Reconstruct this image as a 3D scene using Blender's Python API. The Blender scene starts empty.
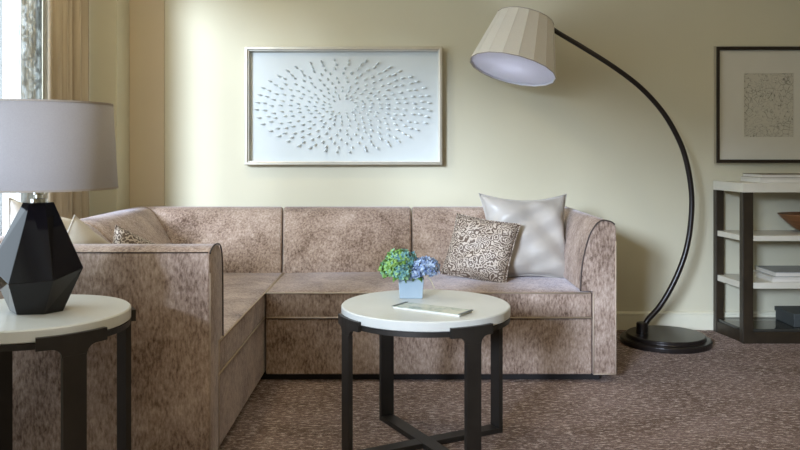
import bpy, bmesh, math, random
from mathutils import Vector, Matrix
random.seed(7)
PI = math.pi
scene = bpy.context.scene
C = scene.collection

# ---------------------------------------------------------------- camera
cam_d = bpy.data.cameras.new('camera'); cam = bpy.data.objects.new('camera', cam_d); C.objects.link(cam)
cam.location = (0, 0, 1.15); cam.rotation_euler = (PI/2, 0, 0)
cam_d.sensor_width = 36; cam_d.lens = 36; cam_d.shift_y = -75/800; cam_d.clip_start = .05
scene.camera = cam
# ---------------------------------------------------------------- world, lights, exposure
w = bpy.data.worlds.new('sky'); scene.world = w; w.use_nodes = True
bg = w.node_tree.nodes['Background']; bg.inputs[0].default_value = (.80, .92, 1.0, 1); bg.inputs[1].default_value = 2.4
def light(name, kind, loc, rot, energy, color, **kw):
    l = bpy.data.lights.new(name, kind); l.energy = energy; l.color = color
    for k, v in kw.items(): setattr(l, k, v)
    o = bpy.data.objects.new(name, l); C.objects.link(o); o.location = loc; o.rotation_euler = rot
    return o
sun = light('sun', 'SUN', (-6, -3, 6), (0, 0, 0), 6.0, (.68, .80, 1.0), angle=math.radians(11))
sun.rotation_euler = Vector((1, 1.9, -.50)).to_track_quat('-Z', 'Y').to_euler()
light('daylight', 'AREA', (-2.40, 2.9, 1.70), (0, -PI/2, 0), 22, (.66, .82, 1.0), shape='RECTANGLE', size=2.0, size_y=2.5)
light('daylight', 'AREA', (-2.40, -1.2, 1.90), (0, -PI/2, 0), 13, (.66, .82, 1.0), shape='RECTANGLE', size=1.4, size_y=5.0)  # sky fill outside the added, unseen second window
light('ceiling_fill', 'AREA', (.6, 1.2, 2.72), (0, 0, 0), 25, (1.0, .76, .42), shape='RECTANGLE', size=2.6, size_y=1.8)  # warm fill lights added under the ceiling, no fixtures modelled
light('ceiling_fill', 'AREA', (-.6, -1.3, 2.72), (0, 0, 0), 12, (1.0, .80, .50), shape='RECTANGLE', size=1.8, size_y=1.2)
light('ceiling_fill', 'AREA', (-1.15, 3.85, 2.74), (0, 0, 0), 12, (1.0, .80, .48), shape='DISK', size=.30)
light('ceiling_fill', 'AREA', (1.9, 3.75, 2.74), (0, 0, 0), 4, (1.0, .80, .48), shape='DISK', size=.30)
vs = scene.view_settings
vs.view_transform = 'Standard'; vs.look = 'None'; vs.gamma = 1; vs.use_curve_mapping = False; vs.exposure = 0.06

# ---------------------------------------------------------------- materials
class NT:
    def __init__(s, name, rough=.6, metal=0, **kw):
        s.m = bpy.data.materials.new(name); s.m.use_nodes = True
        s.t = s.m.node_tree; s.n = s.t.nodes; s.b = s.n['Principled BSDF']
        s.b.inputs['Roughness'].default_value = rough; s.b.inputs['Metallic'].default_value = metal
        for k, v in kw.items(): s.b.inputs[k.replace('_', ' ')].default_value = v
    def L(s, a, b): s.t.links.new(a, b)
    def coords(s, scale=(1, 1, 1), rot=(0, 0, 0)):
        c = s.n.new('ShaderNodeTexCoord'); m = s.n.new('ShaderNodeMapping')
        m.inputs['Scale'].default_value = scale; m.inputs['Rotation'].default_value = rot
        s.L(c.outputs['Object'], m.inputs[0]); return m.outputs[0]
    def noise(s, vec, scale, detail=3, rough=.5, dist=0):
        n = s.n.new('ShaderNodeTexNoise'); n.inputs['Scale'].default_value = scale
        n.inputs['Detail'].default_value = detail; n.inputs['Roughness'].default_value = rough
        n.inputs['Distortion'].default_value = dist
        s.L(vec, n.inputs['Vector']); return n.outputs[0]
    def ramp(s, fac, stops, interp='LINEAR'):
        r = s.n.new('ShaderNodeValToRGB'); r.color_ramp.interpolation = interp
        e = r.color_ramp.elements
        while len(e) < len(stops): e.new(.5)
        for q, (p, c) in zip(e, stops):
            q.position = p; q.color = (*c, 1) if len(c) == 3 else c
        s.L(fac, r.inputs[0]); return r.outputs[0]
    def math(s, op, a, b):
        m = s.n.new('ShaderNodeMath'); m.operation = op
        for i, v in enumerate((a, b)):
            if isinstance(v, (int, float)): m.inputs[i].default_value = v
            else: s.L(v, m.inputs[i])
        return m.outputs[0]
    def mix(s, fac, a, b, mode='MIX'):
        m = s.n.new('ShaderNodeMix'); m.data_type = 'RGBA'; m.blend_type = mode
        for i, v in ((0, fac), (6, a), (7, b)):
            if isinstance(v, (int, float)): m.inputs[i].default_value = v
            elif isinstance(v, tuple): m.inputs[i].default_value = (*v, 1)
            else: s.L(v, m.inputs[i])
        return m.outputs[2]
    def col(s, c): s.L(c, s.b.inputs['Base Color']); return s
    def bump(s, h, strength=.2, dist=.01):
        b = s.n.new('ShaderNodeBump'); b.inputs['Strength'].default_value = strength; b.inputs['Distance'].default_value = dist
        s.L(h, b.inputs['Height']); s.L(b.outputs[0], s.b.inputs['Normal']); return s
def flat(name, c, rough=.6, metal=0, var=.06, scale=12, bump=0, **kw):
    s = NT(name, rough, metal, **kw); v = s.coords()
    n = s.noise(v, scale, 3)
    s.col(s.ramp(n, [(.3, tuple(x*(1-var) for x in c)), (.7, tuple(min(1, x*(1+var)) for x in c))]))
    if bump: s.bump(s.noise(v, scale*10, 3), bump, .004)
    return s.m
M = {}
M['wall'] = flat('wall_paint', (.575, .545, .41), .85, var=.015, scale=3, bump=.05)
M['olive_strip'] = flat('olive_wall_strip', (.53, .445, .315), .85, var=.02, scale=3)
M['trim'] = flat('trim_paint', (.70, .68, .54), .5, var=.02)
M['ceiling'] = flat('ceiling_paint', (.80, .77, .68), .9, var=.02)
M['window_frame'] = flat('window_frame_paint', (.82, .84, .84), .4)
s = NT('carpet_wool', .95); v = s.coords((.8, 2.6, 1)); v0 = s.coords((1, 1.5, 1))
big = s.noise(v0, 2.6, 4, .6); fine = s.noise(v, 30, 6, .85); grain = s.noise(s.coords((.8, 2.4, 1)), 75, 4, .8)
base = s.ramp(big, [(.3, (.14, .088, .068)), (.7, (.29, .215, .20))])
fl = s.ramp(fine, [(.52, (0, 0, 0)), (.58, (1, 1, 1))])
c1 = s.mix(fl, base, (.72, .62, .58))
dk = s.ramp(grain, [(.38, (.22, .20, .19)), (.56, (1.2, 1.17, 1.15))])
s.col(s.mix(.9, c1, dk, 'MULTIPLY')).bump(s.mix(.5, fine, grain), .7, .012); M['carpet'] = s.m
def velvet(name, dark, mid, light_, sheen=.45, gs=16):
    s = NT(name, .62); s.b.inputs['Sheen Weight'].default_value = sheen; s.b.inputs['Sheen Roughness'].default_value = .35
    s.b.inputs['Sheen Tint'].default_value = (.92, .9, 1, 1)
    s.b.inputs['Specular IOR Level'].default_value = .35
    v = s.coords((1, 1, .38))
    a = s.noise(s.coords((1, 1, .8)), 5, 6, .7, .4); b = s.noise(v, gs*3.2, 4, .7)
    mm = s.math('ADD', s.math('MULTIPLY', a, .45), s.math('MULTIPLY', b, .55))
    s.col(s.ramp(mm, [(.36, dark), (.47, mid), (.63, light_)])).bump(mm, .5, .006)
    return s.m
M['velvet'] = velvet('crushed_velvet', (.085, .048, .032), (.285, .205, .160), (.54, .43, .36), .4, 30)
M['piping'] = flat('pale_piping', (.42, .34, .26), .6)
M['dark_piping'] = flat('dark_piping', (.05, .035, .03), .6)
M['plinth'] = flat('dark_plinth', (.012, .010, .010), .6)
M['marble'] = flat('white_stone', (.62, .635, .60), .28, var=.04, scale=5)
M['bronze'] = flat('dark_bronze_metal', (.040, .036, .032), .42, .55, var=.12)
M['black_metal'] = flat('black_lamp_metal', (.016, .012, .011), .28, .3)
s = NT('black_gloss_ceramic', .09); s.b.inputs['Specular IOR Level'].default_value = .4; 
s.col(s.ramp(s.noise(s.coords(), 4), [(.3, (.004, .003, .005)), (.7, (.006, .005, .007))])); M['gloss_black'] = s.m
M['chrome'] = flat('chrome', (.7, .7, .68), .15, 1)
def cloth(name, c, rough=.85, trans=.0):
    s = NT(name, rough); v = s.coords()
    wv = s.noise(v, 260, 2)
    s.col(s.ramp(wv, [(.3, tuple(x*.93 for x in c)), (.7, c)])).bump(wv, .15, .002)
    if trans:
        s.b.inputs['Transmission Weight'].default_value = 0
        t = s.n.new('ShaderNodeBsdfTranslucent'); t.inputs[0].default_value = (*c, 1)
        mx = s.n.new('ShaderNodeMixShader'); mx.inputs[0].default_value = trans
        s.L(s.b.outputs[0], mx.inputs[1]); s.L(t.outputs[0], mx.inputs[2]); s.L(mx.outputs[0], s.n['Material Output'].inputs[0])
    return s.m
M['grey_shade'] = cloth('grey_linen_shade', (.38, .365, .375), .8, .12)
M['shade_trim'] = cloth('shade_trim', (.36, .32, .28), .8)
M['white_shade'] = cloth('cream_shade', (.80, .77, .70), .8, .12)
M['white_lining'] = cloth('white_lining', (.84, .85, .92), .8, .4)
s = NT('tan_curtain', .8); v = s.coords((1, 1, .05))
s.col(s.ramp(s.noise(v, 30, 3), [(.3, (.34, .28, .195)), (.7, (.46, .39, .285))])).bump(s.noise(v, 120), .15, .003); M['curtain'] = s.m
s = NT('lace_sheer', .8); v = s.coords()
n = s.noise(v, 16, 4, .6, 1.2); ln = s.ramp(n, [(.44, (0, 0, 0)), (.56, (1, 1, 1))])
s.col(s.mix(ln, (.55, .57, .56), (.80, .84, .84)))
t = s.n.new('ShaderNodeBsdfTranslucent'); s.L(s.mix(ln, (.36, .38, .37), (.60, .63, .63)), t.inputs[0])
tr = s.n.new('ShaderNodeBsdfTransparent'); m1 = s.n.new('ShaderNodeMixShader'); m1.inputs[0].default_value = .30
s.L(s.b.outputs[0], m1.inputs[1]); s.L(t.outputs[0], m1.inputs[2])
m2 = s.n.new('ShaderNodeMixShader'); s.L(s.math('SUBTRACT', 1.0, s.math('MULTIPLY', ln, .28)), m2.inputs[0])
s.L(tr.outputs[0], m2.inputs[1]); s.L(m1.outputs[0], m2.inputs[2]); s.L(m2.outputs[0], s.n['Material Output'].inputs[0]); M['sheer'] = s.m
M['silver_frame'] = flat('champagne_silver_frame', (.50, .47, .39), .35, .75)
M['paper_panel'] = flat('white_relief_panel', (.55, .59, .58), .8, var=.01)
M['petal_paper'] = flat('white_folded_paper', (.70, .75, .76), .7, var=.02)
M['dark_frame'] = flat('dark_bronze_frame', (.030, .022, .016), .35, .4)
M['mat'] = flat('mat_board', (.60, .585, .51), .85, var=.01)
s = NT('pencil_drawing', .8); v = s.coords()
n1 = s.noise(v, 9, 3, .55, 1.6); w1 = s.math('ABSOLUTE', s.math('SUBTRACT', s.math('FRACT', s.math('MULTIPLY', n1, 9), 0), .5), 0)
ln1 = s.ramp(w1, [(.0, (.12, .12, .11)), (.09, (1, 1, 1))])
n2 = s.noise(s.coords(), 5, 2); den = s.ramp(n2, [(.45, (0, 0, 0)), (.62, (1, 1, 1))])
vo = s.n.new('ShaderNodeTexVoronoi'); vo.feature = 'DISTANCE_TO_EDGE'; vo.inputs['Scale'].default_value = 28; s.L(v, vo.inputs['Vector'])
ln2 = s.ramp(vo.outputs['Distance'], [(.0, (.2, .2, .18)), (.07, (1, 1, 1))])
c = s.mix(.75, (.52, .50, .42), ln1, 'MULTIPLY'); c = s.mix(s.mix(.0, den, den), c, s.mix(.65, c, ln2, 'MULTIPLY'))
s.col(c); M['drawing'] = s.m
s = NT('picture_glass', .02); s.b.inputs['Base Color'].default_value = (1, 1, 1, 1); s.b.inputs['Transmission Weight'].default_value = 1; s.b.inputs['IOR'].default_value = 1.15
M['glass'] = s.m
M['shelf_white'] = flat('white_lacquer_shelf', (.66, .64, .55), .4, var=.02)
M['shelf_dark'] = flat('smoked_glass_shelf', (.035, .035, .03), .08, 0)
M['espresso'] = flat('espresso_wood', (.022, .015, .008), .4, var=.25, scale=20)
M['satin'] = None
s = NT('silver_satin', .38); s.b.inputs['Sheen Weight'].default_value = .3
s.col(s.ramp(s.noise(s.coords(), 6, 3), [(.3, (.38, .355, .32)), (.7, (.44, .41, .375))])); M['satin'] = s.m
M['linen'] = cloth('beige_linen', (.52, .47, .40), .9)
M['white_linen'] = cloth('white_linen', (.68, .65, .61), .9)
s = NT('swirl_brocade', .6); v = s.coords()
nz = s.n.new('ShaderNodeTexNoise'); nz.inputs['Scale'].default_value = 16; s.L(v, nz.inputs['Vector'])
vv = s.n.new('ShaderNodeMix'); vv.data_type = 'VECTOR'; vv.inputs[0].default_value = .05; s.L(v, vv.inputs[4]); s.L(nz.outputs[1], vv.inputs[5])
vo = s.n.new('ShaderNodeTexVoronoi'); vo.inputs['Scale'].default_value = 37; s.L(vv.outputs[1], vo.inputs['Vector'])
rg = s.math('FRACT', s.math('MULTIPLY', vo.outputs['Distance'], 3.0), 0)
s.col(s.ramp(rg, [(.0, (.38, .32, .26)), (.34, (.49, .42, .35)), (.46, (.085, .055, .038)), (.88, (.085, .055, .038)), (1, (.38, .32, .26))])); M['swirl'] = s.m
s = NT('pale_blue_glass', .12); s.b.inputs['Transmission Weight'].default_value = .35
s.col(s.ramp(s.noise(s.coords(), 5), [(.3, (.42, .55, .66)), (.7, (.52, .64, .72))])); M['blue_glass'] = s.m
def petal(name, a, b, c_):
    s = NT(name, .7); v = s.coords(); s.b.inputs['Subsurface Weight'].default_value = 0
    s.col(s.ramp(s.noise(v, 60, 3), [(.35, a), (.5, b), (.62, c_)])); return s.m
M['green_petal'] = petal('green_petals', (.07, .18, .03), (.22, .38, .08), (.14, .32, .22))
M['teal_petal'] = petal('teal_petals', (.045, .13, .15), (.11, .27, .28), (.22, .38, .15))
M['blue_petal'] = petal('blue_petals', (.07, .11, .24), (.19, .27, .42), (.40, .50, .62))
M['leaf'] = petal('leaf_green', (.05, .13, .02), (.10, .22, .035), (.18, .32, .06))
M['stem'] = flat('pale_stem', (.42, .38, .25), .7)
M['book_grey'] = flat('grey_cover', (.22, .24, .26), .35)
M['book_taupe'] = flat('taupe_cover', (.23, .20, .14), .4)
M['book_white'] = flat('white_cover', (.66, .64, .58), .5)
s = NT('page_edges', .9); v = s.coords((.4, .4, 40))
s.col(s.ramp(s.noise(v, 12, 2), [(.3, (.56, .54, .48)), (.7, (.74, .72, .66))])); M['pages'] = s.m
s = NT('oiled_wood', .4); v = s.coords((1, 1, 6))
s.col(s.ramp(s.noise(v, 6, 4, .6, .5), [(.3, (.13, .05, .018)), (.7, (.24, .105, .04))])); M['bowl_wood'] = s.m
M['dark_box'] = flat('charcoal_box', (.050, .060, .062), .5)
s = NT('leaflet_print', .3); v = s.coords((1, 1, 1))
s.col(s.ramp(s.noise(v, 24, 4, .6, 1), [(.35, (.24, .31, .27)), (.5, (.50, .54, .46)), (.65, (.60, .60, .50))])); M['leaflet'] = s.m
M['slate'] = flat('slate_edge', (.085, .10, .10), .4)
M['outlet'] = flat('outlet_white', (.7, .68, .6), .4)

# ---------------------------------------------------------------- mesh helpers
def box(bm, x0, x1, y0, y1, z0, z1):
    vs_ = [bm.verts.new(p) for p in ((x0,y0,z0),(x1,y0,z0),(x1,y1,z0),(x0,y1,z0),(x0,y0,z1),(x1,y0,z1),(x1,y1,z1),(x0,y1,z1))]
    for f in ((3,2,1,0),(4,5,6,7),(0,1,5,4),(1,2,6,5),(2,3,7,6),(3,0,4,7)): bm.faces.new([vs_[i] for i in f])
    return bm
def bx(*a): return box(bmesh.new(), *a)
def loft(bm, rings, closed=True, caps=True):
    R = [[bm.verts.new(p) for p in r] for r in rings]
    n = len(R[0])
    for a, b in zip(R, R[1:]):
        for i in range(n if closed else n-1):
            j = (i+1) % n; bm.faces.new((a[i], a[j], b[j], b[i]))
    if caps and closed:
        bm.faces.new(R[0][::-1]); bm.faces.new(R[-1])
    return bm
def lathe(prof, cx=0, cy=0, n=48, cap=True):
    bm = bmesh.new()
    rings = [[(cx+r*math.cos(2*PI*i/n), cy+r*math.sin(2*PI*i/n), z) for i in range(n)] for r, z in prof]
    return loft(bm, rings, True, cap)
def spline(pts, k=8):
    P = [Vector(p) for p in pts]; P = [P[0]*2-P[1]]+P+[P[-1]*2-P[-2]]; out = []
    for i in range(1, len(P)-2):
        a, b, c, d = P[i-1:i+3]
        for j in range(k):
            t = j/k
            out.append(.5*((2*b)+(c-a)*t+(2*a-5*b+4*c-d)*t*t+(3*b-a-3*c+d)*t**3))
    out.append(P[-2]); return out
def tube(bm, pts, r, n=8, closed=False):
    P = [Vector(p) for p in pts]; up = None; rings = []
    for i, p in enumerate(P):
        t = (P[min(i+1, len(P)-1)]-P[max(i-1, 0)]).normalized()
        if up is None:
            up = t.cross(Vector((.3, .2, 1)) if abs(t.z) < .9 else Vector((1, 0, 0))).normalized()
        up = (up-t*up.dot(t)).normalized(); sd = t.cross(up)
        rr = r(i/(len(P)-1)) if callable(r) else r
        rings.append([p+up*rr*math.cos(2*PI*q/n)+sd*rr*math.sin(2*PI*q/n) for q in range(n)])
    return loft(bm, rings)
def obj(name, bm, mat, parent=None, bevel=0, smooth=False, segs=2, sub=0, label=None):
    base = Vector((0, 0, 0))
    p = parent
    while p is not None: base += p.location; p = p.parent
    bmesh.ops.translate(bm, verts=bm.verts, vec=-base)
    bmesh.ops.recalc_face_normals(bm, faces=bm.faces)
    me = bpy.data.meshes.new(name); bm.to_mesh(me); bm.free()
    if smooth:
        for f in me.polygons: f.use_smooth = True
    me.materials.append(mat)
    o = bpy.data.objects.new(name, me); C.objects.link(o); o.parent = parent
    if bevel:
        b = o.modifiers.new('bevel', 'BEVEL'); b.width = bevel; b.segments = segs; b.limit_method = 'ANGLE'; b.angle_limit = math.radians(35)
        b.harden_normals = False
    if sub:
        b = o.modifiers.new('sub', 'SUBSURF'); b.levels = sub; b.render_levels = sub
    if label: o['label'] = label
    return o
def recenter(o):
    """put a top-level mesh's origin at its base"""
    vs_ = [v.co for v in o.data.vertices]
    c = Vector(((min(v.x for v in vs_)+max(v.x for v in vs_))/2, (min(v.y for v in vs_)+max(v.y for v in vs_))/2, min(v.z for v in vs_)))
    o.data.transform(Matrix.Translation(-c)); o.location = o.location+c
def tag(o, label, cat, group=None):
    o['label'] = label; o['category'] = cat
    if group: o['group'] = group
    return o
def thing(name, label, cat, loc, group=None):
    o = bpy.data.objects.new(name, None); C.objects.link(o); o.location = loc; o.empty_display_size = .1
    return tag(o, label, cat, group)
def struct(name, bm, mat, parent=None, **kw):
    o = obj(name, bm, mat, parent, **kw)
    if parent is None: o['kind'] = 'structure'
    return o

# ---------------------------------------------------------------- room shell
YB = 5.125; XL = -2.0; XR = 4.3; YR = -4.6; ZC = 2.8
struct('floor', bx(XL-.3, XR+.15, YR-.15, YB+.15, -.1, 0), M['carpet'])
struct('ceiling', bx(XL-.3, XR+.15, YR-.15, YB+.15, ZC, ZC+.1), M['ceiling'])
struct('wall_back', bx(XL-.3, XR+.15, YB, YB+.15, 0, ZC), M['wall'])
struct('wall_right', bx(XR, XR+.15, YR, YB, 0, ZC), M['wall'])
struct('wall_rear', bx(XL-.3, XR+.15, YR-.15, YR, 0, ZC), M['wall'])
WINS = ((1.95, 4.62, .62, 2.62), (-4.2, 1.75, 1.34, 2.62))  # second window is unseen, added with a raised sill to shape the daylight
bm = bmesh.new()
box(bm, XL-.25, XL, YR, WINS[1][0], 0, ZC); box(bm, XL-.25, XL, WINS[1][1], WINS[0][0], 0, ZC); box(bm, XL-.25, XL, WINS[0][1], YB, 0, ZC)
for y0, y1, z0, z1 in WINS:
    box(bm, XL-.25, XL, y0, y1, 0, z0); box(bm, XL-.25, XL, y0, y1, z1, ZC)
struct('wall_left', bm, M['wall'])
struct('trim_1', bx(XL, -1.73, 4.89, YB, 0, ZC), M['wall'], bevel=.004)     # boxed pier between window and corner
struct('wall_strip', bx(-1.73, -1.508, YB-.012, YB, 0, ZC), M['olive_strip'], bevel=.002)   # thin strip on the back wall beside the pier, in a darker olive
for k, (y0, y1, z0, z1) in enumerate(WINS):
    bm = bmesh.new(); xa, xb = XL-.19, XL-.12
    box(bm, xa, xb, y0, y0+.06, z0, z1); box(bm, xa, xb, y1-.06, y1, z0, z1)
    box(bm, xa, xb, y0, y1, z1-.06, z1); box(bm, xa, xb, y0, y1, z0, z0+.06)
    win = struct('window_%d' % (k+1), bm, M['window_frame'], bevel=.004)
    for y in ((2.8, 4.20), (-2.7, -1.2, .3))[k]: obj('mullion', bx(xa, xb+.02, y-.03, y+.03, z0+.06, z1-.06), M['window_frame'], win, bevel=.004)
    obj('window_sill', bx(XL-.12, XL+.03, y0-.04, y1+.04, z0-.03, z0), M['window_frame'], win, bevel=.005)
def baseboard(name, pts):
    prof = [(0, 0), (.016, 0), (.016, .088), (.013, .094), (.020, .098), (.020, .106), (.010, .114), (0, .116)]
    (x0, y0), (x1, y1) = pts; d = Vector((x1-x0, y1-y0, 0)).normalized(); nrm = Vector((d.y, -d.x, 0))
    rings = [[Vector((x, y, 0))+nrm*a+Vector((0, 0, z)) for a, z in prof] for x, y in pts]
    struct(name, loft(bmesh.new(), rings), M['trim'])
baseboard('baseboard_back', [(-1.73, YB), (XR, YB)])
baseboard('baseboard_right', [(XR, YB), (XR, YR)])
baseboard('baseboard_left', [(XL, YR), (XL, 4.89)])
# ---------------------------------------------------------------- curtains
def drape(y0, y1, x, amp, folds, z0, z1, seed):
    rnd = random.Random(seed); bm = bmesh.new(); n = folds*14; rings = []
    ph = [rnd.uniform(-.5, .5) for _ in range(folds+2)]
    def off(t):
        k = t*folds; i = int(k); f = k-i
        p = ph[i]*(1-f)+ph[i+1]*f
        return amp*(1-2*abs(math.sin(PI*k+p*.9))**.8)*(.75+.25*math.cos(PI*k*.7+seed))
    for z in [z0+(z1-z0)*j/14 for j in range(15)]:
        g = .9+.1*(z1-z)/(z1-z0)
        fr = [(x+off(i/n)*g, y0+(y1-y0)*(i/n)+.012*math.sin(i/n*folds*4*PI)) for i in range(n+1)]
        rings.append([(a+.003, b, z) for a, b in fr]+[(a-.003, b, z) for a, b in fr[::-1]])
    return loft(bm, rings)
o = obj('curtain', drape(4.25, 4.82, -1.88, .058, 6, .02, 2.72, 3), M['curtain'], None, smooth=True); recenter(o)
tag(o, 'tan floor-length curtain gathered in vertical folds beside the window', 'curtain')
o = obj('sheer_curtain', drape(4.11, 4.36, -1.955, .012, 3, .30, 2.62, 5), M['sheer'], None, smooth=True); recenter(o)
tag(o, 'translucent white lace sheer curtain hanging against the bright window', 'curtain')
bm = bmesh.new(); tube(bm, [(-1.89, .2, 2.74), (-1.89, 4.86, 2.74)], .014, 12)
o = obj('curtain_rod', bm, M['bronze'], None, smooth=True); recenter(o); tag(o, 'metal curtain rod running above the left window', 'curtain rod')

# ---------------------------------------------------------------- sectional sofa
sofa = thing('sectional_sofa', 'L-shaped taupe crushed velvet sectional sofa with pale piping against the wall', 'sofa', (-.3, 4.5, 0))
V = M['velvet']
XO, YO = -1.70, 5.06          # outer back corner of the L
SX = -.67; SF = 3.96          # inner front corner
back_prof = [(.475, .40), (.470, .45), (.425, .53), (.352, .62), (.282, .70), (.222, .760), (.185, .785), (.15, .797), (.11, .80), (.06, .797), (.02, .785), (0, .76), (0, .04), (.44, .04)]
def back_x(x0, x1, ymode):   # back section along X; x0 may be 'miter'
    rings = []
    for e, x in enumerate((x0, x1)):
        rings.append([((XO+d if x == 'miter' else (x-ymode*(.52-d) if x < -.5 else x)), YO-d, z) for d, z in back_prof])
    bm = bmesh.new(); loft(bm, rings); return bm
def back_y(y0, y1):
    rings = []
    for y in (y0, y1):
        rings.append([(XO+d, (YO-d if y == 'miter' else y), z) for d, z in back_prof])
    bm = bmesh.new(); loft(bm, rings); return bm
obj('backrest', back_x('miter', -.674, .125), V, sofa, bevel=.016, segs=3, smooth=False)
obj('backrest', back_x(-.668, .067, .125), V, sofa, bevel=.016, segs=3)
obj('backrest', back_x(.073, 1.0, 0), V, sofa, bevel=.016, segs=3)
obj('backrest', back_y(3.93, 'miter'), V, sofa, bevel=.016, segs=3)
obj('backrest', back_y(2.95, 3.924), V, sofa, bevel=.016, segs=3)
def cushion(x0, x1, y0, y1, z0, z1, crown=.012):
    nx = 16; ny = 10; bm = bmesh.new(); top = []
    rings = []
    g = []
    for j in range(ny+1):
        row = []
        for i in range(nx+1):
            u, v_ = i/nx, j/ny
            h = crown*(1-(2*u-1)**4)*(1-(2*v_-1)**4)
            row.append(bm.verts.new((x0+(x1-x0)*u, y0+(y1-y0)*v_, z1-crown*.3+h)))
        g.append(row)
    for j in range(ny):
        for i in range(nx): bm.faces.new((g[j][i], g[j][i+1], g[j+1][i+1], g[j+1][i]))
    rim = g[0][:]+[g[j][nx] for j in range(1, ny+1)]+g[ny][:-1][::-1]+[g[j][0] for j in range(ny-1, 0, -1)]
    low = [bm.verts.new((v_.co.x, v_.co.y, z0)) for v_ in rim]
    n = len(rim)
    for i in range(n): bm.faces.new((rim[i], low[i], low[(i+1) % n], rim[(i+1) % n]))
    bm.faces.new(low)
    return bm
ZS = .447; ZB = .318
seat_r = obj('seat_cushion', cushion(SX+.004, .950, SF, YO-.42, ZB, ZS), V, sofa, bevel=.010, segs=3, smooth=True)
seat_l = obj('seat_cushion', cushion(XO+.42, SX-.002, 2.945, YO-.42, ZB, ZS), V, sofa, bevel=.010, segs=3, smooth=True)
def pipe(pts, mat, parent, r=.0042, name='piping', label=None):
    bm = bmesh.new(); tube(bm, pts, r, 8); return obj(name, bm, mat, parent, smooth=True, label=label)
zt = ZS-.006
pipe([(SX+.006, YO-.47, zt), (SX+.006, SF, zt), (.945, SF-.001, zt)], M['piping'], seat_r)
pipe([(SX+.006, SF-.001, ZB+.002), (.948, SF-.001, ZB+.002)], M['piping'], seat_r)
pipe([(SX, 2.95, zt), (SX, SF, zt), (SX-.002, YO-.47, zt)], M['piping'], seat_l)
pipe([(SX, 2.95, ZB+.002), (SX, SF-.006, ZB+.002)], M['piping'], seat_l)
obj('seat_base', bx(SX+.004, .952, SF+.008, YO-.1, .036, ZB-.006), V, sofa, bevel=.008, segs=3)
obj('seat_base', bx(XO+.01, SX-.006, 2.935, YO-.5, .036, ZB-.006), V, sofa, bevel=.008, segs=3)
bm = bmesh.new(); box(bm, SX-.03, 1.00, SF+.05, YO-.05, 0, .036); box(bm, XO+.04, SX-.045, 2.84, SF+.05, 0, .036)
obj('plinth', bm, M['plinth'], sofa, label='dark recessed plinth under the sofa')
# right arm (profile across X, runs along Y)
def arc_prof(): # (t inward from outer face, z)
    return [(0, .036), (0, .70), (.001, .764), (.008, .782), (.025, .795), (.060, .803), (.085, .796), (.108, .772), (.132, .730), (.152, .665), (.167, .595), (.175, .52), (.177, .452), (.115, .450), (.115, .036)]
ap = arc_prof()
XA = 1.070
bm = bmesh.new(); loft(bm, [[(XA-t, y, z) for t, z in ap] for y in (SF-.004, YO)])
arm = obj('armrest', bm, V, sofa, bevel=.006, segs=2)
pipe([(XA-t, SF-.004, z) for t, z in spline([(a, b, 0) for a, b in ap[3:13]], 4) for t, z in [(t, z)]] if False else [(XA-p.x, SF-.005, p.y) for p in spline([(a, b, 0) for a, b in ap[3:13]], 4)], M['dark_piping'], arm, .0035, label='dark piping')
pipe([(XA-.113, SF-.006, .44), (XA-.113, SF-.006, .045)], M['piping'], arm, .003)
pipe([(XA-.003, SF-.005, .70), (XA-.003, SF-.005, .04)], M['piping'], arm, .003)
pipe([(XA-.113, SF-.006, .042), (XA-.004, SF-.006, .042)], M['piping'], arm, .003)
# near arm of the return (profile across Y, runs along X)
YA = 2.79
bm = bmesh.new(); k = 1.25
ap2 = [(0, .036), (0, .70), (0, .775), (.003, .788), (.012, .797), (.05, .808), (.10, .811), (.150, .803), (.178, .782), (.196, .740), (.203, .66), (.206, .53), (.206, .452), (.142, .450), (.142, .036)]
loft(bm, [[(x, YA+t, z) for t, z in ap2] for x in (XO, SX+.006)])
arm2 = obj('armrest', bm, V, sofa, bevel=.008, segs=2)
pipe([(SX+.007, YA+p.x, p.y) for p in spline([(a, b, 0) for a, b in ap2[3:13]], 4)], M['dark_piping'], arm2, .0028, label='dark piping')
pipe([(XO+.05, YA+.002, .792), (SX, YA+.002, .792)], M['dark_piping'], arm2, .002, label='dark piping')
pipe([(SX+.007, YA+.003, .72), (SX+.007, YA+.003, .04)], M['piping'], arm2, .0016)
pipe([(SX+.007, YA+.142, .45), (SX+.007, YA+.142, .04)], M['piping'], arm2, .0016)
for o in list(sofa.children):
    if o.name.startswith(('armrest', 'backrest')):
        for f in o.data.polygons: f.use_smooth = True

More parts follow.
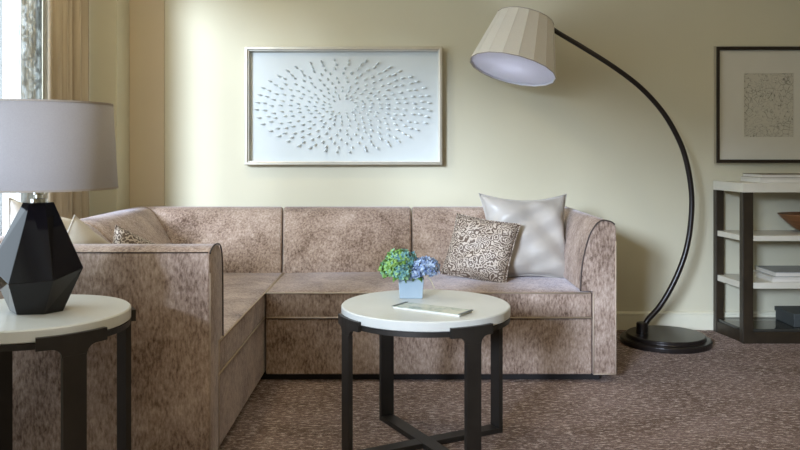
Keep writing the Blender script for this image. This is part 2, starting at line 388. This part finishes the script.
# ---------------------------------------------------------------- pillows
def pillow_bm(w_, h_, th, seed=0, wr=.006, pinch=.06):
    rnd = random.Random(seed); n = 28; bm = bmesh.new(); side = []
    ph = [rnd.uniform(0, 6) for _ in range(4)]
    for sgn in (1, -1):
        g = []
        for j in range(n+1):
            row = []
            for i in range(n+1):
                u, v_ = 2*i/n-1, 2*j/n-1
                ex = 1-pinch*(1-v_*v_)*abs(u)**3; ey = 1-pinch*(1-u*u)*abs(v_)**3
                x = u*w_/2*ex; z = v_*h_/2*ey
                p = max(0, (1-u**4)*(1-v_**4))**.62
                e = (abs(u)**6+abs(v_)**6)
                y = sgn*th/2*p
                y += sgn*wr*p*(math.sin(7*u+5*v_+ph[0])*.6+math.sin(11*v_-6*u+ph[1])*.5+abs(math.sin(3*(u*u+v_)+ph[2]))*.7)
                q_ = wr*.5*(math.sin(16*v_+ph[3])*abs(u)**5*(1-v_**4)+math.sin(15*u+ph[0])*abs(v_)**5*(1-u**4))
                dg = math.sin(9*(abs(u)-abs(v_))+ph[1])*(abs(u)*abs(v_))**1.5*wr*1.2*(1-max(abs(u), abs(v_))**8)
                row.append((x, y+q_+sgn*dg, z))
            g.append(row)
        side.append(g)
    V0 = {}
    def gv(s_, i, j):
        key = (0, i, j) if i in (0, n) or j in (0, n) else (s_, i, j)
        if key not in V0: V0[key] = bm.verts.new(side[0 if key[0] == 0 and (i in (0, n) or j in (0, n)) else s_][j][i])
        return V0[key]
    for s_ in (0, 1):
        for j in range(n):
            for i in range(n):
                q = [gv(s_+1 if False else (0 if s_ == 0 else 1), a, b) for a, b in ((i, j), (i+1, j), (i+1, j+1), (i, j+1))]
                bm.faces.new(q if s_ == 0 else q[::-1])
    return bm
def pillow(name, label, w_, h_, th, loc, rot, mat, seed, wr=.006, pipe_mat=None, group=None, pinch=.06):
    bm = pillow_bm(w_, h_, th, seed, wr, pinch)
    o = obj(name, bm, mat, None, smooth=True)
    o.location = loc; o.rotation_euler = rot
    tag(o, label, 'pillow', group or 'pillows on the sofa')
    if pipe_mat:
        P = []
        for a, b in [(-1+2*i/12, -1) for i in range(12)]+[(1, -1+2*i/12) for i in range(12)]+[(1-2*i/12, 1) for i in range(12)]+[(-1, 1-2*i/12) for i in range(13)]:
            P.append((a*w_/2*(1-pinch*(1-b*b)*abs(a)**3), 0, b*h_/2*(1-pinch*(1-a*a)*abs(b)**3)))
        bm = bmesh.new(); tube(bm, P, .004, 6); q = obj('piping', bm, pipe_mat, None, smooth=True); q.parent = o
    return o
R = math.radians
pillow('throw_pillow', 'large plain silver-grey satin pillow leaning in the right corner of the sofa', .51, .50, .16, (.700, 4.44, .664), (R(-17), R(1), R(8)), M['satin'], 4, .015, M['satin'], pinch=.17)
pillow('throw_pillow', 'cream and brown swirl-patterned square pillow in front of the satin pillow', .37, .35, .12, (.435, 4.325, .615), (R(-24), R(7), R(-26)), M['swirl'], 2, .004, M['swirl'])
pillow('throw_pillow', 'beige linen pillow with pale piping seen above the near sofa arm', .38, .38, .16, (-1.27, 3.26, .620), (R(-12), R(38), R(58)), M['linen'], 5, .010, M['white_linen'])
pillow('throw_pillow', 'off-white linen pillow behind the table lamp, left of the beige one', .44, .46, .13, (-1.50, 3.40, .675), (R(-16), R(18), R(68)), M['white_linen'], 6, .010, M['white_linen'])
pillow('throw_pillow', 'small dark swirl-patterned pillow peeking over the near sofa arm', .30, .30, .11, (-1.295, 3.92, .590), (R(-22), R(26), R(46)), M['swirl'], 8, .004, M['swirl'])

# ---------------------------------------------------------------- round tables
def round_table(cx, cy, R_, H, ang, label, leg_w=.062, cross=True, half=15):
    t = thing('side_table' if not cross or H > .6 else 'coffee_table', label, 'table', (cx, cy, 0))
    top = lathe([(R_-.006, H-.038), (R_, H-.034), (R_, H-.004), (R_-.004, H)], cx, cy, 96)
    obj('tabletop', top, M['marble'], t, bevel=0)
    ri, ro = R_-.03, R_-.002
    bm = bmesh.new(); n = 96
    loft(bm, [[(cx+r*math.cos(2*PI*i/n), cy+r*math.sin(2*PI*i/n), z) for i in range(n)] for r, z in ((ri, H-.056), (ro, H-.056), (ro, H-.039), (ri, H-.039), (ri, H-.056))], caps=False)
    obj('rim_ring', bm, M['bronze'], t)
    for k in range(4):
        a0 = ang+k*PI/2; hb = R(half); r0, r1 = R_+.002, R_+.016
        # outline of leg + bracket in (arc angle, z), inflated between r0 and r1
        hw = leg_w/2/R_; zt_, zb_ = H-.022, H-.058; fr = .028; fa = fr/R_
        left = [(-hb, zt_), (-hb, zb_), (-hw-fa, zb_)]+[(-hw-fa+fa*math.sin(q), zb_-fr+fr*math.cos(q)) for q in [PI/2*i/5 for i in range(1, 6)]]+[(-hw, .0)]
        cols = []
        # build as vertical strips: angle samples with (ztop, zbottom)
        angs = sorted(set([-hb, hb]+[round(-hw-fa+fa*math.sin(PI/2*i/6), 6) for i in range(7)]+[round(hw+fa-fa*math.sin(PI/2*i/6), 6) for i in range(7)]+[0]))
        angs = sorted(set(angs+[-hb+(hb-hw-fa)*i/4 for i in range(5)]+[hb-(hb-hw-fa)*i/4 for i in range(5)]))
        def zlow(a):
            b = abs(a)
            if b <= hw+1e-5: return None
            if b < hw+fa:
                s_ = (hw+fa-b)/fa
                return zb_-fr+fr*math.sqrt(max(0, 1-s_*s_))
            return zb_
        bm = bmesh.new(); prev = None
        V1 = {}
        def vv_(a, r, z):
            key = (round(a, 5), r, round(z, 5))
            if key not in V1: V1[key] = bm.verts.new((cx+r*math.cos(a0+a), cy+r*math.sin(a0+a), z))
            return V1[key]
        A = angs
        for a, b in zip(A, A[1:]):
            if b-a < 1e-5: continue
            mid = (a+b)/2
            if abs(mid) < hw: la = lb = zb_-fr
            else:
                la, lb = zlow(a), zlow(b)
                la = zb_-fr if la is None else la; lb = zb_-fr if lb is None else lb
            for r in (r0, r1):
                try: bm.faces.new((vv_(a, r, la), vv_(b, r, lb), vv_(b, r, zt_), vv_(a, r, zt_)))
                except ValueError: pass
            bm.faces.new((vv_(a, r0, zt_), vv_(b, r0, zt_), vv_(b, r1, zt_), vv_(a, r1, zt_)))
            if abs(mid) > hw: bm.faces.new((vv_(a, r0, la), vv_(b, r0, lb), vv_(b, r1, lb), vv_(a, r1, la)))
        for a in (A[0], A[-1]): bm.faces.new((vv_(a, r0, zb_), vv_(a, r1, zb_), vv_(a, r1, zt_), vv_(a, r0, zt_)))
        # straight flat bar below
        ca, sa = math.cos(a0), math.sin(a0)
        def P(rad, tan, z): return (cx+rad*ca-tan*sa, cy+rad*sa+tan*ca, z)
        rings = [[P(r0-.004, -leg_w/2, z), P(r1, -leg_w/2, z), P(r1, leg_w/2, z), P(r0-.004, leg_w/2, z)] for z in (zb_-fr+.004, 0)]
        loft(bm, rings)
        obj('leg', bm, M['bronze'], t)
    if cross:
        for k in range(2):
            a0 = ang+k*PI/2; ca, sa = math.cos(a0), math.sin(a0); w2 = leg_w/2; z0 = .0 if k == 0 else .0005
            def P(rad, tan, z): return (cx+rad*ca-tan*sa, cy+rad*sa+tan*ca, z)
            r_ = R_-.001
            loft_bm = loft(bmesh.new(), [[P(-r_, -w2, z), P(r_, -w2, z), P(r_, w2, z), P(-r_, w2, z)] for z in (z0, z0+.02)])
            obj('crossbar', loft_bm, M['bronze'], t, bevel=.002)
    return t
ct = round_table(.100, 3.12, .328, .55, R(28), 'round white-topped coffee table with dark metal legs in front of the sofa', .060)
et = round_table(-1.115, 2.44, .280, .66, R(45), 'round white-topped side table with dark metal legs carrying the table lamp', .066, half=20)
et.name = 'side_table'

# ---------------------------------------------------------------- table lamp
lx, ly, lz = -1.105, 2.45, .6605
lamp = thing('table_lamp', 'table lamp with faceted glossy black base and grey drum shade', 'lamp', (lx, ly, lz))
A6 = [R(a) for a in (-6, -50, -106, -160, 130, 62)]
midr = [.142, .136, .126, .138, .132, .134]; midz = [.132, .105, .098, .142, .12, .115]
botr = .083
bm = bmesh.new()
bot = [bm.verts.new((lx+botr*math.cos(a-.12), ly+botr*math.sin(a-.12), lz)) for a in A6]
mid = [bm.verts.new((lx+r*math.cos(a), ly+r*math.sin(a), lz+z)) for a, r, z in zip(A6, midr, midz)]
top = [bm.verts.new((lx+.045*math.cos(a+.1), ly+.045*math.sin(a+.1), lz+.330)) for a in A6]
for i in range(6):
    j = (i+1) % 6
    bm.faces.new((mid[i], mid[j], bot[j])); bm.faces.new((mid[i], bot[j], bot[i]))
    if i % 2 == 0: bm.faces.new((mid[i], mid[j], top[i])); bm.faces.new((mid[j], top[j], top[i]))
    else: bm.faces.new((mid[i], mid[j], top[j])); bm.faces.new((mid[i], top[j], top[i]))
bm.faces.new(bot); bm.faces.new(top)
obj('lamp_base', bm, M['gloss_black'], lamp, bevel=.0015)
obj('lamp_neck', lathe([(.024, lz+.330), (.024, lz+.340), (.010, lz+.342), (.010, lz+.352), (.017, lz+.354), (.017, lz+.385), (.006, lz+.388), (.006, lz+.62), (.004, lz+.625)], lx, ly, 20), M['chrome'], lamp, smooth=False, label='chrome neck')
def shade_bm(rb, rt, z0, z1, th=.002, n=72):
    return loft(bmesh.new(), [[(lx+r*math.cos(2*PI*i/n), ly+r*math.sin(2*PI*i/n), z) for i in range(n)] for r, z in ((rb, z0), (rt, z1), (rt-th, z1), (rb-th, z0), (rb, z0))], caps=False)
sh = obj('lamp_shade', shade_bm(.2285, .2135, lz+.370, lz+.632), M['grey_shade'], lamp, smooth=False)
for f in sh.data.polygons: f.use_smooth = abs(f.normal.z) < .5
obj('shade_trim', shade_bm(.2295, .2293, lz+.370, lz+.376, .0015), M['shade_trim'], sh)
obj('shade_trim', shade_bm(.2147, .2144, lz+.627, lz+.633, .0015), M['shade_trim'], sh)
bm = bmesh.new()
for a in (0, 2*PI/3, 4*PI/3): tube(bm, [(lx, ly, lz+.618), (lx+.212*math.cos(a), ly+.212*math.sin(a), lz+.622)], .0018, 6)
obj('shade_ring', bm, M['chrome'], sh)
obj('bulb', lathe([(.012, lz+.388), (.014, lz+.41), (.028, lz+.45), (.030, lz+.475), (.02, lz+.497), (.002, lz+.505)], lx+.0, ly, 20), M['book_white'], lamp, smooth=True)

# ---------------------------------------------------------------- arc floor lamp
al = thing('arc_floor_lamp', 'tall black arc floor lamp with round base and panelled cream shade', 'lamp', (1.583, 4.77, 0))
obj('lamp_base', lathe([(.262, 0), (.265, .006), (.265, .026), (.258, .032), (.232, .034), (.228, .038), (.228, .052), (.222, .056), (.002, .057)], 1.583, 4.77, 72), M['black_metal'], al, smooth=False, bevel=.001)
def px(x, y, Y): return (( x-400)/800*Y, Y, 1.15-(y-150)/800*Y)
sx_, sy_, _ = px(642, 330, 4.77)
obj('arm_socket', lathe([(.034, .056), (.034, .115), (.030, .122), (.020, .124)], sx_, sy_, 24), M['black_metal'], al, bevel=.001)
pts = [(642, 335), (647, 321), (660, 306), (674, 282), (685, 254), (690.5, 225), (691.5, 193), (686, 160), (677, 136), (662, 111), (640, 87), (613, 66.5), (583, 47.5), (557, 32), (540, 20), (530, 12)]
bm = bmesh.new(); tube(bm, spline([px(x, y, 4.77+.05*i/15) for i, (x, y) in enumerate(pts)], 8), lambda t: .0175-.003*t, 12)
arm_o = obj('arm', bm, M['black_metal'], al, smooth=True)
u = Vector((.262, .20, .94)).normalized()
cb = Vector(px(512.5, 70, 4.72)); ct_ = cb+u*.325
e1 = u.cross(Vector((0, 1, 0))).normalized(); e2 = u.cross(e1)
bm = bmesh.new(); n = 18
def ring(c_, r, off=0): return [c_+e1*r*math.cos(2*PI*(i+.3)/n)+e2*r*math.sin(2*PI*(i+.3)/n) for i in range(n)]
rb, rt = .258, .172
loft(bm, [ring(cb, rb), ring(ct_, rt), ring(ct_, rt-.003), ring(cb, rb-.003), ring(cb, rb)], caps=False)
shd = obj('lamp_shade', bm, M['white_shade'], al)
bm = bmesh.new(); loft(bm, [ring(cb+u*.002, rb-.004), ring(ct_-u*.002, rt-.004)], caps=False)
obj('shade_lining', bm, M['white_lining'], shd, label='bluish white lining')
bm = bmesh.new(); loft(bm, [ring(cb+u*.012, rb-.007), ring(cb+u*.014, rb-.007)])
obj('diffuser', bm, M['white_lining'], shd, label='round white diffuser')
bm = bmesh.new()
for i in range(n):
    a = 2*PI*(i+.3)/n
    d_ = e1*math.cos(a)+e2*math.sin(a)
    tube(bm, [cb+d_*(rb+.0005), ct_+d_*(rt+.0005)], .0014, 5)
obj('panel_seam', bm, M['white_shade'], shd)
bm = bmesh.new()
for rr, cc in ((rt+.001, ct_), (rb+.001, cb)): tube(bm, ring(cc, rr)+ring(cc, rr)[:1], .0022, 6)
obj('shade_trim', bm, M['shade_trim'], shd)
light('diffuser_fill', 'POINT', tuple(cb+u*.15), (0, 0, 0), 1.6, (.90, .92, 1.0), shadow_soft_size=.05)  # weak light added to brighten the diffuser, the lamp itself is off
bm = bmesh.new(); tube(bm, [ct_-u*.06, ct_+u*.05], .012, 12)
for a in (0, 2*PI/3, 4*PI/3): tube(bm, [ct_-u*.01, ct_-u*.01+(e1*math.cos(a)+e2*math.sin(a))*(rt-.004)], .002, 6)
obj('shade_holder', bm, M['black_metal'], al)

# ---------------------------------------------------------------- relief artwork
def zpx(y, Y): return 1.15-(y-150)/800*Y
def xpx(x, Y): return (x-400)/800*Y
fy = 5.062
ax0, ax1 = xpx(244.3, fy), xpx(442.3, fy); az1, az0 = zpx(46.5, fy), zpx(165, fy)
art = thing('framed_relief_art', 'wide silver-framed white relief artwork of swirling paper pieces above the sofa', 'artwork', ((ax0+ax1)/2, YB, az0))
def frame_bm(x0, x1, z0, z1, wd, y0, y1):
    bm = bmesh.new()
    o_ = [(x0, z0), (x1, z0), (x1, z1), (x0, z1)]; i_ = [(x0+wd, z0+wd), (x1-wd, z0+wd), (x1-wd, z1-wd), (x0+wd, z1-wd)]
    rings = []
    for k in range(5):
        k %= 4
        rings.append([(o_[k][0], y0, o_[k][1]), (i_[k][0], y0, i_[k][1]), (i_[k][0], y1, i_[k][1]), (o_[k][0], y1, o_[k][1])])
    return loft(bm, rings, caps=False)
obj('frame', frame_bm(ax0, ax1, az0, az1, .019, fy, YB-.001), M['silver_frame'], art, bevel=.003)
obj('frame_lip', frame_bm(ax0+.0192, ax1-.0192, az0+.0192, az1-.0192, .006, fy+.010, YB-.01), M['book_white'], art)
py_ = YB-.014
obj('back_panel', bx(ax0+.018, ax1-.018, py_, YB-.002, az0+.018, az1-.018), M['paper_panel'], art)
Yp = py_
def petal_mesh():
    bm = bmesh.new(); L_, W_, Hh = .031, .0140, .026
    nl = 7; rows = []
    for i in range(nl+1):
        t = i/nl; wd = W_*math.sin(PI*min(1, .12+t*.88))**.8*(1-.25*t)
        h = Hh*math.sin(t*PI*.62)
        rows.append([(-L_/2+L_*t, -wd/2, -h*.55-.0005), (-L_/2+L_*t, 0, -h-.001), (-L_/2+L_*t, wd/2, -h*.55-.0005)])
    for th in (0, .0012):
        g = [[bm.verts.new((x, z-0, y-th)) for x, z, y in r] for r in rows]
        for a, b in zip(g, g[1:]):
            for k in range(2): bm.faces.new((a[k], a[k+1], b[k+1], b[k]))
    return bm
# petal local axes: x = along, y = across (in wall plane), z = -toward viewer -> rotate so that local z maps to wall normal
pm = petal_mesh(); me = bpy.data.meshes.new('paper_petal'); pm.to_mesh(me); pm.free(); me.materials.append(M['petal_paper'])
cx_, cz_ = xpx(343.5, Yp), zpx(106, Yp); RX, RZ = 86.5/800*Yp, 46/800*Yp
spots = []
rings_ = [(.165, 13), (.235, 20), (.325, 25), (.42, 29), (.52, 32), (.62, 35), (.72, 37), (.82, 39), (.91, 40), (1.0, 40)]
for k, (f, n) in enumerate(rings_):
    for i in range(n):
        a = 2*PI*(i+.5*(k % 2)+random.uniform(-.16, .16))/n+.07*k
        g = f+random.uniform(-.012, .012)
        spots.append((g, cx_+RX*g*math.cos(a), cz_+RZ*g*math.sin(a), a))
spots.sort(key=lambda q: -q[0])
def pmat(x, z, a, sc):
    d = math.atan2(RZ*math.sin(a), RX*math.cos(a))
    rot = d*0.0+math.atan2(math.sin(a)*RZ*.75, math.cos(a)*RX)+R(-8)
    Rm = Matrix(((math.cos(rot), -math.sin(rot), 0), (0, 0, 1), (math.sin(rot), math.cos(rot), 0))).to_4x4()
    return Matrix.Translation((x, Yp-.0015, z)) @ Rm @ Matrix.Diagonal((sc*(.48+.52*abs(math.cos(rot))), sc, sc, 1))
inv = Matrix.Translation(-art.location)
for f, x, z, a in spots[:100]:
    o = bpy.data.objects.new('paper_petal', me); C.objects.link(o); o.parent = art
    o.matrix_local = inv @ pmat(x, z, a, .62+.38*f)
bm = bmesh.new()
for f, x, z, a in spots[100:]:
    b2 = petal_mesh(); b2.transform(pmat(x, z, a, .62+.38*f)); m_ = bpy.data.meshes.new('tmp'); b2.to_mesh(m_); b2.free(); bm.from_mesh(m_); bpy.data.meshes.remove(m_)
o = obj('paper_petals', bm, M['petal_paper'], art); o['kind'] = 'stuff'

# ---------------------------------------------------------------- framed drawing
fy2 = 5.09
bx0, bz1, bz0 = xpx(716.5, fy2), zpx(46.5, fy2), zpx(163, fy2); bx1 = bx0+.675
dr = thing('framed_drawing', 'dark-framed floral pencil drawing in a wide pale mat above the bookcase', 'artwork', ((bx0+bx1)/2, YB, bz0))
obj('frame', frame_bm(bx0, bx1, bz0, bz1, .022, fy2, YB-.001), M['dark_frame'], dr, bevel=.003)
obj('frame_edge', frame_bm(bx0-.004, bx1+.004, bz0-.004, bz1+.004, .006, fy2+.003, YB-.002), M['silver_frame'], dr)
ym = YB-.016; sx0, sx1, sz1, sz0 = xpx(744, ym), xpx(793.5, ym), zpx(73.5, ym), zpx(137, ym)
obj('mat_board', frame_bm(bx0+.02, bx1-.02, bz0+.02, bz1-.02, .001, ym-.002, YB-.012), M['mat'], dr)
bm = bmesh.new()
box(bm, bx0+.02, sx0, ym-.002, ym+.003, bz0+.02, bz1-.02); box(bm, sx1, bx1-.02, ym-.002, ym+.003, bz0+.02, bz1-.02)
box(bm, sx0, sx1, ym-.002, ym+.003, bz0+.02, sz0); box(bm, sx0, sx1, ym-.002, ym+.003, sz1, bz1-.02)
obj('mat_window', bm, M['mat'], dr)
obj('drawing_sheet', bx(sx0-.01, sx1+.01, ym+.004, ym+.006, sz0-.01, sz1+.01), M['drawing'], dr, label='grey floral pencil sketch')

# ---------------------------------------------------------------- bookcase
bc = thing('bookcase', 'low open bookcase with pale shelves and dark wooden frame at right', 'bookcase', (2.75, 4.93, 0))
xb0, xf0, xr = 1.995, 2.036, 3.5; yb, yf = 5.095, 4.75
def slab(z0, z1, ins=0, over=0):
    return loft(bmesh.new(), [[(xf0+ins-over*.3, yf+ins-over, z), (xr-ins+over, yf+ins-over, z), (xr-ins+over, yb, z), (xb0+ins-over*.3, yb, z)] for z in (z0, z1)])
obj('top_panel', slab(.898, .954, 0, .004), M['shelf_white'], bc, bevel=.002)
obj('shelf', slab(.608, .641, .004), M['shelf_white'], bc, bevel=.002)
obj('shelf', slab(.325, .362, .004), M['shelf_white'], bc, bevel=.002)
obj('shelf', slab(.070, .086, .006), M['shelf_dark'], bc, bevel=.001, label='dark glossy bottom shelf')
def post(x0, y0, wx, wy, z0=0, z1=.898): return bx(x0, x0+wx, y0, y0+wy, z0, z1)
for x0, y0, wx, wy in ((xf0-.001, yf-.003, .062, .050), (xb0, yb-.045, .050, .045), (xr-.058, yf-.003, .062, .050), (xr-.045, yb-.045, .050, .045)):
    obj('post', post(x0, y0, wx, wy), M['espresso'], bc, bevel=.002)
obj('bottom_rail', bx(xf0+.06, xr-.058, yf, yf+.03, 0, .069), M['espresso'], bc, bevel=.002)
obj('bottom_rail', bx(xb0+.05, xr-.045, yb-.03, yb, 0, .069), M['espresso'], bc, bevel=.002)
obj('bottom_rail', loft(bmesh.new(), [[(xf0+.004, yf+.045, z), (xf0+.044, yf+.045, z), (xb0+.044, yb-.043, z), (xb0+.004, yb-.043, z)] for z in (0, .069)]), M['espresso'], bc)
def book(name, label, x0, x1, y0, y1, z0, z1, cover, group=None, ct=.0025, rz=0):
    cx, cy = (x0+x1)/2, (y0+y1)/2
    t = thing(name, label, 'book', (cx, cy, z0), group or 'books on the bookcase')
    obj('pages', bx(x0+.004, x1-.004, y0+.004, y1-.004, z0+ct, z1-ct), M['pages'], t)
    bm = bmesh.new(); box(bm, x0, x1, y0, y1, z0, z0+ct); box(bm, x0, x1, y0, y1, z1-ct, z1); box(bm, x1-.003, x1, y0, y1, z0+ct, z1-ct)
    obj('cover', bm, cover, t)
    t.rotation_euler.z = rz
    return t
book('book', 'white paperback lying under the taupe book on top of the bookcase', 2.145, 2.60, 4.765, 5.05, .9545, .983, M['book_white'])
book('book', 'taupe-covered large book, topmost on top of the bookcase', 2.160, 2.58, 4.775, 5.05, .9835, 1.004, M['book_taupe'])
book('book', 'grey-covered large book, upper of the two on the middle shelf', 2.235, 2.62, 4.765, 5.04, .3935, .422, M['book_grey'], rz=0)
book('book', 'white-covered large book under the grey one on the middle shelf', 2.215, 2.63, 4.76, 5.05, .3625, .393, M['book_white'])
b = thing('storage_box', 'dark grey lidded box on the bottom shelf of the bookcase', 'box', (2.50, 4.92, .0865))
obj('box_body', bx(2.365, 2.67, 4.80, 5.04, .0865, .140), M['dark_box'], b, bevel=.003)
obj('lid', bx(2.360, 2.675, 4.795, 5.045, .140, .168), M['dark_box'], b, bevel=.003)
o = obj('wooden_bowl', lathe([(.05, .6415), (.062, .6415), (.11, .668), (.165, .712), (.205, .752), (.209, .757), (.203, .757), (.16, .722), (.10, .680), (.05, .660), (.002, .656)], 2.545, 4.955 if False else 4.925, 64), M['bowl_wood'], None, smooth=True)
tag(o, 'wide brown wooden bowl on the upper shelf of the bookcase', 'bowl'); recenter(o)
for v_ in o.data.vertices:
    v_.co.y *= .80
# ---------------------------------------------------------------- flowers on the coffee table
zt0 = .5505
fx, fyy = xpx(411, 3.26), 3.27
fl = thing('flower_arrangement', 'small hydrangea arrangement in pale blue square vase on the coffee table', 'flowers', (fx, fyy, zt0))
def sq(h, z): return [(fx+a*h, fyy+b_*h, z) for a, b_ in ((-1, -1), (1, -1), (1, 1), (-1, 1))]
bm = loft(bmesh.new(), [sq(.046, zt0), sq(.052, zt0+.086), sq(.047, zt0+.086), sq(.042, zt0+.008)])
vase = obj('vase', bm, M['blue_glass'], fl, bevel=.004)
obj('water', loft(bmesh.new(), [sq(.0415, zt0+.009), sq(.0455, zt0+.06)]), M['blue_glass'], vase)
def floret(bm, c_, nrm, s_, rnd):
    nrm = nrm.normalized(); a_ = nrm.cross(Vector((rnd.uniform(-1, 1), rnd.uniform(-1, 1), .3))).normalized(); b_ = nrm.cross(a_)
    cv = bm.verts.new(c_)
    for k in range(4):
        an = k*PI/2; d1 = a_*math.cos(an)+b_*math.sin(an); d2 = -a_*math.sin(an)+b_*math.cos(an)
        cup = rnd.uniform(.15, .5)
        p = [c_+(d1*.55+d2*.42)*s_+nrm*s_*cup*.5, c_+d1*s_+nrm*s_*cup, c_+(d1*.55-d2*.42)*s_+nrm*s_*cup*.5]
        vs2 = [bm.verts.new(q) for q in p]
        bm.faces.new((cv, vs2[0], vs2[1])); bm.faces.new((cv, vs2[1], vs2[2]))
def head(c_, r, mat, seed, n=150, s_=.0125, label=None, sq_=(1, 1, .8)):
    rnd = random.Random(seed); bm = bmesh.new(); c_ = Vector(c_)
    for i in range(n):
        zz = 1-1.65*(i+.5)/n; a = i*2.39996; rr = math.sqrt(max(0, 1-zz*zz))
        d = Vector((rr*math.cos(a)*sq_[0], rr*math.sin(a)*sq_[1], zz*sq_[2]))
        floret(bm, c_+d*r*rnd.uniform(.74, 1.14), d+Vector((rnd.uniform(-.5, .5), rnd.uniform(-.5, .5), rnd.uniform(-.3, .5))), s_*rnd.uniform(.8, 1.25), rnd)
    h = obj('hydrangea_head', bm, mat, fl, label=label)
    m = bmesh.new(); bmesh.ops.create_icosphere(m, subdivisions=2, radius=r*.68, matrix=Matrix.Translation(c_)@Matrix.Diagonal((sq_[0], sq_[1], sq_[2], 1)))
    obj('flower_core', m, M['leaf'], h)
    m = bmesh.new(); tube(m, [c_, (fx+(c_.x-fx)*.3, fyy+(c_.y-fyy)*.3, zt0+.03)], .003, 6); obj('stem', m, M['leaf'], h)
head(px(392, 269, 3.24), .046, M['green_petal'], 1, label='lime green hydrangea head')
head(px(404, 262, 3.29), .050, M['teal_petal'], 2, label='teal green hydrangea head')
head(px(403, 273, 3.19), .034, M['teal_petal'], 9, 90, label='small teal hydrangea head in front')
head(px(398, 260, 3.33), .046, M['green_petal'], 12, label='lime green hydrangea head at the back')
head(px(426, 268, 3.24), .050, M['blue_petal'], 3, 170, .011, label='blue hydrangea head')
head(px(414, 274, 3.20), .026, M['blue_petal'], 4, 70, .010, label='small blue hydrangea head')
def leaf(base, tip, wd, lift):
    b_, t_ = Vector(base), Vector(tip); d = t_-b_; sd = d.cross(Vector((0, 0, 1))).normalized(); bm = bmesh.new(); rows = []
    for i in range(7):
        t = i/6; c_ = b_+d*t+Vector((0, 0, lift*math.sin(PI*t))); w_ = wd*math.sin(PI*min(1, .1+.9*t))**.8
        rows.append([bm.verts.new(c_-sd*w_+Vector((0, 0, .004))), bm.verts.new(c_), bm.verts.new(c_+sd*w_+Vector((0, 0, .004)))])
    for a, b2 in zip(rows, rows[1:]):
        for k in range(2): bm.faces.new((a[k], a[k+1], b2[k+1], b2[k]))
    o = obj('leaf', bm, M['leaf'], fl, smooth=True); so = o.modifiers.new('s', 'SOLIDIFY'); so.thickness = .0008
for x, y, Y, X2, Y2 in ((383, 279, 3.2, 398, 277), (393, 283, 3.17, 400, 277), (422, 283, 3.17, 415, 277), (383, 261, 3.25, 398, 268), (400, 250, 3.3, 404, 265)):
    leaf(px(X2, Y2, 3.22), px(x, y, Y), .014, .008)
bm = bmesh.new(); tube(bm, spline([px(424, 274, 3.2), px(430, 279, 3.19), px(434.5, 288.5, 3.19)], 4), .0018, 6); obj('stem', bm, M['stem'], fl, label='pale bare stem')

# leaflet on the coffee table
c_ = Vector((.120, 2.993, zt0)); ang = math.atan2(-.175, .243)
lf = thing('booklet', 'narrow pale green printed booklet with dark ends on the coffee table', 'booklet', c_)
w2, h2 = .146, .051
obj('pages', bx(c_.x-w2+.004, c_.x+w2-.004, c_.y-h2+.003, c_.y+h2-.003, zt0, zt0+.006), M['pages'], lf)
obj('cover', bx(c_.x-w2, c_.x+w2, c_.y-h2, c_.y+h2, zt0+.006, zt0+.008), M['leaflet'], lf)
obj('cover_band', bx(c_.x-w2-.003, c_.x-w2+.009, c_.y-h2, c_.y+h2, zt0+.0082, zt0+.0094), M['slate'], lf, label='dark end band')
obj('cover_band', bx(c_.x+w2-.009, c_.x+w2+.003, c_.y-h2, c_.y+h2, zt0+.0082, zt0+.0094), M['slate'], lf, label='dark end band')
lf.rotation_euler.z = ang*.92
